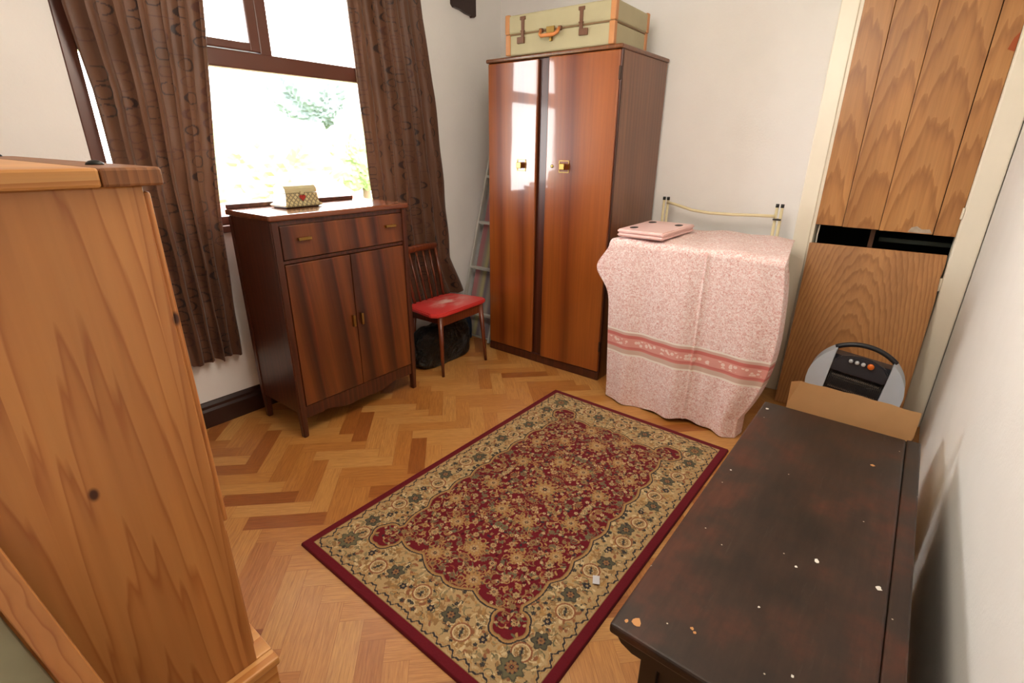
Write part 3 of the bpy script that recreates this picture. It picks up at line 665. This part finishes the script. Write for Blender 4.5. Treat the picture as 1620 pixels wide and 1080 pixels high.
for x in (.655, 1.68):
    bm = bmesh.new(); prism(bm, [(.258, .4925), (-.11, .4925), (-.11, .462), (.16, .462), (.19, .468), (.225, .468), (.248, .478)], x-.018, x+.012, 'x', .002); D_('batten', bm, M_desk_side)
D_('body', BM((.700, 1.665, -.150, .215, .06, .4915, .004)), M_desk_side)
for x in (.686, 1.648):
    for y in (.190, -.152): D_('leg', BM((x, x+.032, y, y+.034, 0, .4615, .003)), M_desk_side)
D_('end_panel', BM((.692, .6995, -.08, .16, .10, .42, .003)), M_desk_side)

M_sp = plain('paint_speck_white', (226, 222, 214), .7); M_so = plain('paint_speck_ochre', (196, 140, 84), .7)
for x, y, r, w_ in [(1.033, .005, .006, 1), (1.03, -.103, .006, 1), (1.515, -.053, .006, 0), (1.679, .251, .006, 1), (.664, .232, .010, 0), (.655, .248, .004, 0), (.714, .15, .0035, 0), (.709, .143, .0035, 0), (.73, -.008, .003, 1), (.989, .035, .003, 1), (.837, .069, .0025, 1), (1.25, .24, .003, 1)]:
    bm = bmesh.new(); rr = random.Random(int(x*1000)); pts = [(x+r*rr.uniform(.6, 1.2)*math.cos(k*.7), y+r*rr.uniform(.5, 1.1)*math.sin(k*.7)) for k in range(9)]
    prism(bm, pts, .5149, .5156, 'z'); D_('paint_speck', bm, M_sp if w_ else M_so)
# ------------------------------------------------------------------ cardboard box
cb = thing('cardboard_box', 'open brown cardboard box behind the dark chest, one flap standing up', 'box', (1.79, 0, 0))
M_card = plain('cardboard', (224, 182, 130), .8, var=.08, sc_=12); 
C_ = lambda n_, bm, mat, par=None, **k: (bm.transform(cb.matrix_basis.inverted()), mk(n_, bm, mat, par or cb, **k))[1]
C_('box_wall', BM((1.795, 1.799, -.142, .214, 0, .41), (1.795, 2.15, .210, .214, 0, .41), (1.795, 2.15, -.142, -.138, 0, .41), (2.146, 2.15, -.142, .214, 0, .37), (1.795, 2.15, -.142, .214, 0, .004)), M_card)
bm = bmesh.new(); n = 14; V = []
for i in range(n+1):
    y = .212-i/n*.350
    for k, z in enumerate((.411, .50, .590-(.008*i/n)-(.004 if i == 0 else 0))):
        V.append(bm.verts.new((1.797+.006*k*math.sin(i/n*math.pi)-.010*(k == 2)*(i == 0), y, z+.0015*math.sin(i*1.9)*(k == 2))))
for i in range(n):
    for k in range(2): bm.faces.new((V[i*3+k], V[i*3+k+1], V[(i+1)*3+k+1], V[(i+1)*3+k]))
bmesh.ops.solidify(bm, geom=bm.faces[:], thickness=.004); C_('flap', bm, M_card)
C_('flap', BM((1.80, 2.14, .2145, .2185, .25, .41)), M_card); C_('flap', BM((1.80, 2.14, -.1470, -.1430, .25, .41)), M_card)

# ------------------------------------------------------------------ halogen heater
ht = thing('halogen_heater', 'round grey halogen heater with black handle before the wood effect cupboard', 'heater', (2.62, .065, 0))
M_hg = plain('heater_silver', (196, 208, 222), .35, .1, var=.04); M_hd = plain('heater_charcoal', (52, 54, 62), .35, var=.06)
T_ = lambda: Matrix.Translation((0, 0, .31)) @ Matrix.Rotation(R(6), 4, 'X') 
RY = Matrix.Rotation(R(-90), 4, 'Y')
def disc_strip(y0, y1, r, x0, x1, name, mat, zmax=9, bev=.004):
    bm = bmesh.new(); n = 30; pts = []
    for i in range(n+1): y = y0+(y1-y0)*i/n; pts.append((y, min(math.sqrt(max(r*r-y*y, 0)), zmax)))
    for i in range(n+1): y = y1-(y1-y0)*i/n; pts.append((y, -math.sqrt(max(r*r-y*y, 0))))
    cl = [pts[0]]
    for p in pts[1:]:
        if (Vector(p)-Vector(cl[-1])).length > 1e-4: cl.append(p)
    if (Vector(cl[0])-Vector(cl[-1])).length < 1e-4: cl.pop()
    prism(bm, cl, x0, x1, 'x'); bm.transform(T_()); return mk(name, bm, mat, ht)
disc_strip(.108, .187, .188, -.045, .05, 'side_shell', M_hg); disc_strip(-.187, -.108, .188, -.045, .05, 'side_shell', M_hg)
disc_strip(-.1075, .1075, .172, -.020, .046, 'body', M_hd, .125)
bm = bmesh.new(); prism(bm, [(-.107, .055), (.107, .055), (.107, .10), (.085, .128), (.04, .146), (0, .150), (-.04, .146), (-.085, .128), (-.107, .10)], -.052, -.021, 'x', .006); bm.transform(T_()); mk('control_panel', bm, M_hd, ht)
bm = bmesh.new(); tube(bm, [(0, .190*math.sin(a), .190*math.cos(a)) for a in np.linspace(-.66, .66, 24)], .011, 10); bm.transform(T_()); mk('handle', bm, plain('heater_handle', (34, 36, 42), .4), ht, label='dark arched carrying handle')
bm = bmesh.new()
for i in range(30): y = -.1+i*.2/29; tube(bm, [(-.03, y, .05), (-.045, y, .0), (-.045, y, -.10), (-.03, y, -.15)], .0014, 6)
for z in (.052, .02, -.02, -.06, -.10, -.14): tube(bm, [(-.032, -.105, z), (-.046 if z < .05 else -.034, 0, z), (-.032, .105, z)], .0022, 6)
bm.transform(T_()); mk('grille', bm, plain('grille_wire', (70, 66, 62), .4, .7), ht)
for z in (.03, -.03, -.09):
    bm = bmesh.new(); tube(bm, [(-.027, -.095, z), (-.027, .095, z)], .005, 10); bm.transform(T_()); mk('heating_tube', bm, plain('quartz_tube', (150, 140, 130), .2), ht)
for i, y in enumerate((.042, .018, -.006, -.034)):
    bm = bmesh.new(); r = .0085 if i < 3 else .013
    lathe(bm, [(r, 0), (r, .008), (r*.8, .012)], M=T_() @ Matrix.Translation((-.050, y, .122)) @ RY, seg=18)
    mk('switch' if i < 3 else 'dial', bm, plain('pale_switch', (200, 205, 212), .4) if i < 3 else plain('orange_dial', (232, 116, 32), .4), ht, label='small pale round switch' if i < 3 else 'orange round dial')
bm = bmesh.new(); lathe(bm, [(.15, 0), (.15, .012), (.12, .025), (.03, .04), (.03, .125)], seg=32); mk('base', bm, M_hd, ht)

# ------------------------------------------------------------------ board fronted cupboard
bd = thing('board_fronted_cupboard', 'built-in cupboard closed by oak effect boards with a dark gap between', 'cupboard', (B, .14, 0))
def Q_(n_, bm, mat, par=None, **k):
    bm.transform(bd.matrix_basis.inverted()); ys = [v.co.y for v in bm.verts]; c = (min(ys)+max(ys))/2; bm.transform(Matrix.Translation((0, -c, 0)))
    o = mk(n_, bm, mat, par or bd, **k); o.location.y = c; return o
for n_, (y0, y1, z0, z1) in {'a': (.298, .424, .956, 2.2), 'b': (.144, .296, .954, 2.2), 'c': (-.064, .142, .952, 2.2)}.items():
    Q_('upper_board', BM((B-.010, B+.010, y0, y1, z0, z1, .002)), M_lam)
Q_('upper_board', BM((B-.008, B+.010, -.147, -.067, .95, 2.2, .002)), M_lam)
s_q = plain('chipped_filler', (214, 196, 176), .9, var=.3)
bm = bmesh.new(); prism(bm, [(.03, .957), (-.01, .955), (-.06, .958), (-.05, .975), (-.02, .972), (.0, .985), (.02, .978)], B-.0112, B-.0098, 'x'); Q_('chip', bm, s_q, label='pale chipped patch at the board bottom')
bm = bmesh.new(); prism(bm, [(-.122, 1.70), (-.146, 1.69), (-.146, 1.76), (-.132, 1.74)], B-.0092, B-.0078, 'x'); Q_('chip', bm, plain('red_chip', (170, 84, 44), .8), label='reddish chip on the board edge')
bm = bmesh.new(); prism(bm, [(.424, .862), (-.140, .866), (-.143, .81), (-.139, .76), (-.145, .66), (-.149, .003), (.405, .003), (.41, .45), (.421, .78)], B-.014, B+.002, 'x', .002)
for v_ in bm.verts: v_.co.x -= (.862-v_.co.z)*.19          # the loose board stands out at its foot
Q_('lower_board', bm, M_lam)
Q_('hinge', BM((B-.028, B-.013, -.150, -.139, .70, .76, .002)), M_white); Q_('hinge', BM((B-.026, B-.012, -.150, -.141, 1.03, 1.08, .002)), M_white)
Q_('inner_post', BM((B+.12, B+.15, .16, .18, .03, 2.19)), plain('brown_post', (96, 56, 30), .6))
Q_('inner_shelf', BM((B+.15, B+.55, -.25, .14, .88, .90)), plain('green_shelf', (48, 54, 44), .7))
bm = bmesh.new(); tube(bm, [(B+.03, .398, .80), (B+.028, .402, .90), (B+.03, .398, 1.0)], .0035, 8); Q_('cable', bm, M_white, label='white cable')

# ------------------------------------------------------------------ folding bed under the cloth
fb = thing('folding_bed', 'folded bed with cream tube ends showing above the pink cloth', 'folding bed', (2.66, .8, 0))
G_ = lambda n_, bm, mat, par=None, **k: (bm.transform(fb.matrix_basis.inverted()), mk(n_, bm, mat, par or fb, **k))[1]
M_creamtube = plain('cream_tube', (222, 208, 168), .4, var=.05)
for y in (1.188, .578):
    for dy in (.012, -.012):
        bm = bmesh.new(); tube(bm, [(2.955, y+dy, 0), (2.955, y+dy, 1.035)], .0075, 10); G_('post', bm, M_creamtube)
        bm = bmesh.new(); tube(bm, [(2.955, y+dy, 1.0355), (2.955, y+dy, 1.053)], .0085, 10); G_('end_cap', bm, M_black, label='black end cap')
bm = bmesh.new(); tube(bm, [(2.945, 1.176, 1.025), (2.935, 1.12, 1.015), (2.93, 1.02, .992), (2.93, .92, .984), (2.935, .8, .985), (2.94, .68, .99), (2.945, .59, .992)], .008, 10); G_('crossbar', bm, M_creamtube)
G_('bracket', BM((2.936, 2.965, .560, .598, .972, .980, .002)), M_black)
bm = bmesh.new(); box(bm, 2.385, 2.90, .54, 1.14, .06, .852, .03, 3); G_('mattress', bm, plain('mattress_ticking', (214, 206, 196), .9))
for y in (.5, 1.1): G_('wheel', BM((2.5, 2.54, y-.01, y+.01, 0, .062, .008)), M_black)

# pink cloth
def build_cloth():
    na, nb = 330, 420; x0, zt = 2.325, .884; half, yc = .405, .797
    a = np.linspace(-1, 1, na); Ltop, Lfr = .60, .868; b = np.linspace(0, Ltop+Lfr, nb); Bb, Aa = np.meshgrid(b, a, indexing='ij')
    exc = .085
    s_a = Aa*(half+exc); fold = np.maximum(np.abs(s_a)-half, 0); y = yc+np.clip(s_a, -half, half)
    r = .03
    # path back->front->down with rounded edge
    down = np.clip(Bb-Ltop, 0, None); t = np.clip((Bb-(Ltop-r))/(r*1.57), 0, 1); xb_ = x0+r+Ltop-r
    ang = t*math.pi/2
    X = np.where(Bb < Ltop-r, x0+Ltop-Bb, x0+r-r*np.sin(ang)); Z = np.where(Bb < Ltop-r, zt, zt-r+r*np.cos(ang))
    dd = np.clip(Bb-(Ltop-r)-r*1.57, 0, None); Z = Z-dd; ft = np.clip(dd/Lfr, 0, 1)
    onf = np.clip((Bb-Ltop+.05)/.10, 0, 1)
    # sides: droop on the top, wrap backwards on the front
    Z -= fold*(1-onf)*.9; X += fold*onf*.9; 
    sgn = np.sign(s_a); y = y+sgn*fold*.15
    # soft folds in the front
    fl = np.sin((y-yc)*21+.6+ft*1.2)*.016+np.sin((y-yc)*43+2+ft*.7)*.006+np.sin((y-yc)*9+1)*.010
    X -= onf*fl*(.25+ft)+.0
    crease = np.exp(-((y-.712)/.006)**2); X -= onf*crease*.008
    # sharp ears near the top corners
    ear = np.exp(-((dd-.12)/.085)**2)*onf
    y += ear*np.where(s_a > 0, .075, -.002)*np.clip((np.abs(s_a)-half*.72)/(half*.28), 0, 1)
    # sides draw in towards the hem
    k = np.clip(dd/.75, 0, 1); yl = np.where(s_a > 0, -.030-.0*k, .012)
    y += np.clip(np.abs(s_a)/half, 0, 1)**2*(np.where(s_a > 0, -.035*k, -.030*np.sin(k*3)+.075*k**4))
    X -= k**2*.006
    y += np.where(s_a < 0, np.clip((X-2.36)/.55, 0, 1)*.08*(np.abs(s_a)/half)**2*(1-k), 0)
    # top: slight slump and wrinkles; raised towards the back right
    top = 1-onf; Z += top*(.004*np.sin(y*25+Bb*9)+.003*np.sin(y*11-Bb*31)+.010*np.sin((1.25-y)*3.4))
    Z = np.where((onf > .99), Z, Z); Z += np.where(dd > 0, 0, 0)
    # hem wave, a little off the floor
    Z += ft**8*(.012+.012*np.sin((y-yc)*12+2.2)+.006*np.sin((y)*37)); Z = np.maximum(Z, .004)
    P = np.stack([X, y, Z], -1)
    rx, ry = 2.66, .8
    UV = np.stack([s_a+1, Bb], -1)
    s = N('pink_floral_cotton'); uv = s.n('UVMap', uv_map='cloth').outputs[0]; sep = s.n('SeparateXYZ'); s.l(uv, sep.inputs[0]); V_ = sep.outputs[1]
    n1 = s.noise(uv, 120, 4, .7, 1.5); n2 = s.noise(uv, 55, 2, .6, 2.0)
    base = s.ramp(n1, [(.40, (226, 174, 168)), (.47, (244, 218, 214)), (.56, (250, 238, 236))], 'LINEAR')
    base = s.mix(.35, base, s.ramp(n2, [(.42, (205, 150, 140)), (.55, (255, 255, 255))]), 'MULTIPLY')
    vf = s.n('TexVoronoi', i={'Scale': 46.0}); s.l(s.mapping(uv, scale=(1, 1.1, 1)), vf.inputs['Vector'])
    b0 = Ltop+.022+.425                       # start of the band below the top edge
    rel = s.math('DIVIDE', s.math('SUBTRACT', V_, b0), .135)
    band = s.ramp(rel, [(0, (244, 234, 226)), (.06, (244, 234, 226)), (.07, (214, 180, 168)), (.15, (214, 180, 168)), (.17, (206, 118, 112)), (.28, (206, 118, 112)), (.30, (222, 160, 150)), (.62, (222, 160, 150)), (.64, (206, 118, 112)), (.74, (214, 136, 128)), (.76, (214, 186, 172)), (.92, (214, 186, 172)), (.94, (244, 234, 226)), (1, (244, 234, 226))][:14], 'LINEAR')
    fl_ = s.math('MULTIPLY', s.math('LESS_THAN', vf.outputs['Distance'], .42), s.math('MULTIPLY', s.math('GREATER_THAN', rel, .34), s.math('LESS_THAN', rel, .58)))
    band = s.mix(fl_, band, (240, 214, 206))
    inb = s.math('MULTIPLY', s.math('GREATER_THAN', rel, 0), s.math('LESS_THAN', rel, 1))
    c = s.mix(inb, base, band); s.bump(s.noise(uv, 900, 2), .1, .001); s.out(c, .85, spec=.2, sheen=.1)
    t_ = s.n('BsdfTranslucent'); s.l(c, t_.inputs[0]); mx = s.n('MixShader', i={0: .12}); s.l(s.b.outputs[0], mx.inputs[1]); s.l(t_.outputs[0], mx.inputs[2]); s.l(mx.outputs[0], s.t.nodes['Material Output'].inputs[0])
    o = grid_mesh('cloth', P, s.m, uv=UV)
    so = o.modifiers.new('thick', 'SOLIDIFY'); so.thickness = .0015; so.offset = 1
    tag(o, 'pink floral cotton cloth with a striped band draped over the folded bed', 'cloth')
build_cloth()

# flat pink box
pb = thing('pink_flat_box', 'flat pale pink plastic case with black oval pads lying on the pink cloth', 'case', (2.60, 1.085, .905), R(0))
def oriented(P4, z0, z1, name, mat, bev=.006, inset=0):
    bm = bmesh.new(); c = sum((Vector((x, y, 0)) for x, y in P4), Vector())/4
    q = [Vector((x, y, 0))+(c-Vector((x, y, 0))).normalized()*inset for x, y in P4]
    A_ = [bm.verts.new((v.x, v.y, z0)) for v in q]; C_ = [bm.verts.new((v.x, v.y, z1)) for v in q]
    fs = [bm.faces.new(A_), bm.faces.new(C_[::-1])]+[bm.faces.new((A_[i], C_[i], C_[(i+1) % 4], A_[(i+1) % 4])) for i in range(4)]
    bmesh.ops.recalc_face_normals(bm, faces=fs); bmesh.ops.bevel(bm, geom=bm.edges[:], offset=bev, segments=3, affect='EDGES'); bm.transform(pb.matrix_basis.inverted()); return mk(name, bm, mat, pb)
quad = [(2.335, 1.175), (2.335, .935), (2.76, .935), (2.76, 1.19)]
M_pink = plain('pale_pink_plastic', (240, 200, 196), .4, coat=.1, var=.03)
oriented(quad, .902, .918, 'base', M_pink); oriented(quad, .919, .938, 'lid', M_pink)
for x, y in ((2.43, 1.13), (2.68, 1.14), (2.66, .985), (2.62, 1.06)):
    if (x, y) == (2.62, 1.06): continue
    bm = bmesh.new(); lathe(bm, [(1, 0), (1, .0015), (.8, .0025)], seg=24); bm.transform(Matrix.Translation((x, y, .938)) @ Matrix.Diagonal((.030, .019, 1, 1))); bm.transform(pb.matrix_basis.inverted()); mk('pad', bm, M_black, pb, label='black oval pad')

# ------------------------------------------------------------------ chair
cr_ = thing('dining_chair', 'teak spindle back chair with worn red seat between tallboy and wardrobe', 'chair', (1.94, 2.07, 0), .045)
# local: x along the front, y towards the curtain
def legc(p0, p1, r0, r1): bm = bmesh.new(); tube(bm, [p0, ((p0[0]+p1[0])/2, (p0[1]+p1[1])/2, (p0[2]+p1[2])/2), p1], .01, 12, rs=[r0, (r0+r1)/2, r1]); mk('leg', bm, M_orange_wood, cr_)
legc((.0, -.008, 0), (.018, .015, .37), .009, .017); legc((.362, -.05, 0), (.385, .010, .37), .009, .017)
legc((.04, .30, 0), (.055, .27, .37), .010, .016); legc((.355, .30, 0), (.345, .27, .37), .010, .016)
mk('seat_frame', BM((.02, .385, .005, .022, .315, .372, .003), (.03, .046, .02, .28, .32, .372, .003), (.36, .376, .02, .28, .32, .372, .003), (.04, .37, .27, .285, .32, .372, .003)), M_orange_wood, cr_)
bm = bmesh.new(); prism(bm, [(-.035, .045), (-.01, .008), (.04, -.008), (.40, -.008), (.435, .005), (.445, .04), (.42, .18), (.39, .27), (.33, .295), (.06, .295), (.0, .26)], .373, .398, 'z', .006)
s = N('worn_red_vinyl'); g = s.noise(s.mapping(s.coord(), scale=(1, 1.8, 1)), 9, 5, .6); gd = s.n('TexGradient', gradient_type='SPHERICAL'); s.l(s.mapping(s.coord(), scale=(5, 7, 2), loc=(-1.15, -1.1, -.8)), gd.inputs[0])
c = s.mix(s.math('MULTIPLY', s.ramp(g, [(.45, (0, 0, 0)), (.62, (255, 255, 255))]), s.math('MULTIPLY', gd.outputs['Fac'], 1.1)), (204, 56, 54), (222, 180, 168))
mk('seat', bm, s.out(c, .35, coat=.3, coat_rough=.2), cr_, label='worn red seat')
bm = bmesh.new(); ns = 14
for i in range(ns+1): pass
tube(bm, [(.035+.32*t, .355-.02*math.sin(math.pi*t)-.0, .712+.012*math.sin(math.pi*t)) for t in np.linspace(-.05, 1.05, ns)], .012, 12, sq=2.0, rs=[.008]+[.011]*(ns-2)+[.008]); mk('top_rail', bm, M_orange_wood, cr_)
for i in range(6):
    t = i/5; xb_ = .07+.26*t; xt = .05+.29*t; bm = bmesh.new(); r = .011 if i in (0, 5) else .0065
    tube(bm, [(xb_, .280, .399), ((xb_+xt)/2, .31, .55), (xt, .345, .70)], r, 8); mk('spindle', bm, M_orange_wood, cr_)

# black bin bag
def lumpy(name, c, s_, seed, mat, label, cat, amp=.10):
    bm = bmesh.new(); bmesh.ops.create_icosphere(bm, subdivisions=5, radius=1); rnd = random.Random(seed)
    ks = [(Vector((rnd.gauss(0, 1), rnd.gauss(0, 1), rnd.gauss(0, 1))).normalized(), rnd.uniform(3, 11), rnd.uniform(0, 6)) for _ in range(18)]
    for v in bm.verts:
        d = v.co.normalized(); k = 1+sum(amp*.35*abs(math.sin(q*d.dot(a)+p))-.02 for a, q, p in ks)/2.2
        e = 4; n_ = (abs(d.x)**e+abs(d.y)**e+abs(d.z)**e)**(1/e); v.co = Vector((d.x*s_[0], d.y*s_[1], d.z*s_[2]))/n_*k*.82
    mz = min(v.co.z for v in bm.verts)
    for v in bm.verts: v.co.z = max(v.co.z-mz-.03, 0)
    o = mk(name, bm, mat, smooth=True); o.location = (c[0], c[1], .001); return tag(o, label, cat)
s = N('black_polythene'); vo = s.n('TexVoronoi', feature='DISTANCE_TO_EDGE', i={'Scale': 16.0}); s.l(s.mapping(s.coord()), vo.inputs['Vector']); nn = s.noise(s.coord(), 11, 5, .6, 3.0); s.bump(nn, 1.0, .06)
lumpy('bin_bag', (2.125, 2.262), (.262, .085, .162), 5, s.out((9, 9, 10), .3, spec=.5), 'crumpled black plastic bin bag on the floor beneath the chair', 'bag', .12)
lumpy('blue_bag', (2.53, 2.43), (.05, .045, .12), 12, plain('navy_cloth', (22, 40, 66), .6), 'dark blue bag on the floor in the corner behind the chair', 'bag', .08)

# ------------------------------------------------------------------ ladder and striped board in the corner
ld = thing('ladder', 'aluminium ladder leaning in the corner between curtain and wardrobe', 'ladder', (2.50, 2.34, 0))
bot, topp = Vector((0, 0, 0)), Vector((.545, 0, 1.82)); dv = (topp-bot)
for y in (.155, -.135):
    bm = bmesh.new(); ang = math.atan2(dv.x, dv.z); box(bm, -.012, .012, y-.008, y+.008, 0, dv.length, .002, mat=Matrix.Rotation(ang, 4, 'Y')); 
    bm.transform(Matrix.Translation((.025, 0, .012))); mk('rail', bm, M_alu, ld)
for z in (.18, .49, .80, 1.11, 1.42, 1.73):
    p = dv*(z/1.82); mk('rung', BM((p.x+.012, p.x+.038, -.1265, .1465, z+.0, z+.020, .003)), M_alu, ld)
s = N('striped_cover'); v = s.mapping(s.coord()); sx = s.n('SeparateXYZ'); s.l(v, sx.inputs[0]); 
st = s.ramp(s.math('FRACT', s.math('MULTIPLY_ADD', sx.outputs[1], 4.2, 2.35)), [(0, (150, 143, 140)), (.18, (128, 120, 132)), (.34, (160, 154, 146)), (.5, (120, 112, 124)), (.62, (176, 168, 128)), (.76, (146, 140, 130)), (.88, (166, 112, 118))], 'EASE')
M_str = s.out(st, .8)
ib = thing('striped_board', 'grey, lilac and yellow striped board leaning behind the ladder', 'board', (2.60, 2.34, 0))
bm = bmesh.new(); box(bm, -.012, .012, -.135, .165, .01, 1.35, .006, mat=Matrix.Rotation(math.atan2(.40, 1.35), 4, 'Y')); mk('cover', bm, M_str, ib)
mk('foot', BM((-.015, .02, -.10, .13, 0, .012, .002)), M_alu, ib)

# ------------------------------------------------------------------ ceiling lamp (above the picture)
cl = thing('pendant_lamp', 'small glass pendant lamp hanging from the ceiling above the rug', 'lamp', (1.15, .85, 2.08))
bm = bmesh.new(); tube(bm, [(0, 0, .19), (0, 0, .315)], .004, 8); mk('flex', bm, M_white, cl)
bm = bmesh.new(); lathe(bm, [(.03, .165), (.032, .19), (.02, .2)], seg=20); mk('lamp_holder', bm, M_white, cl)
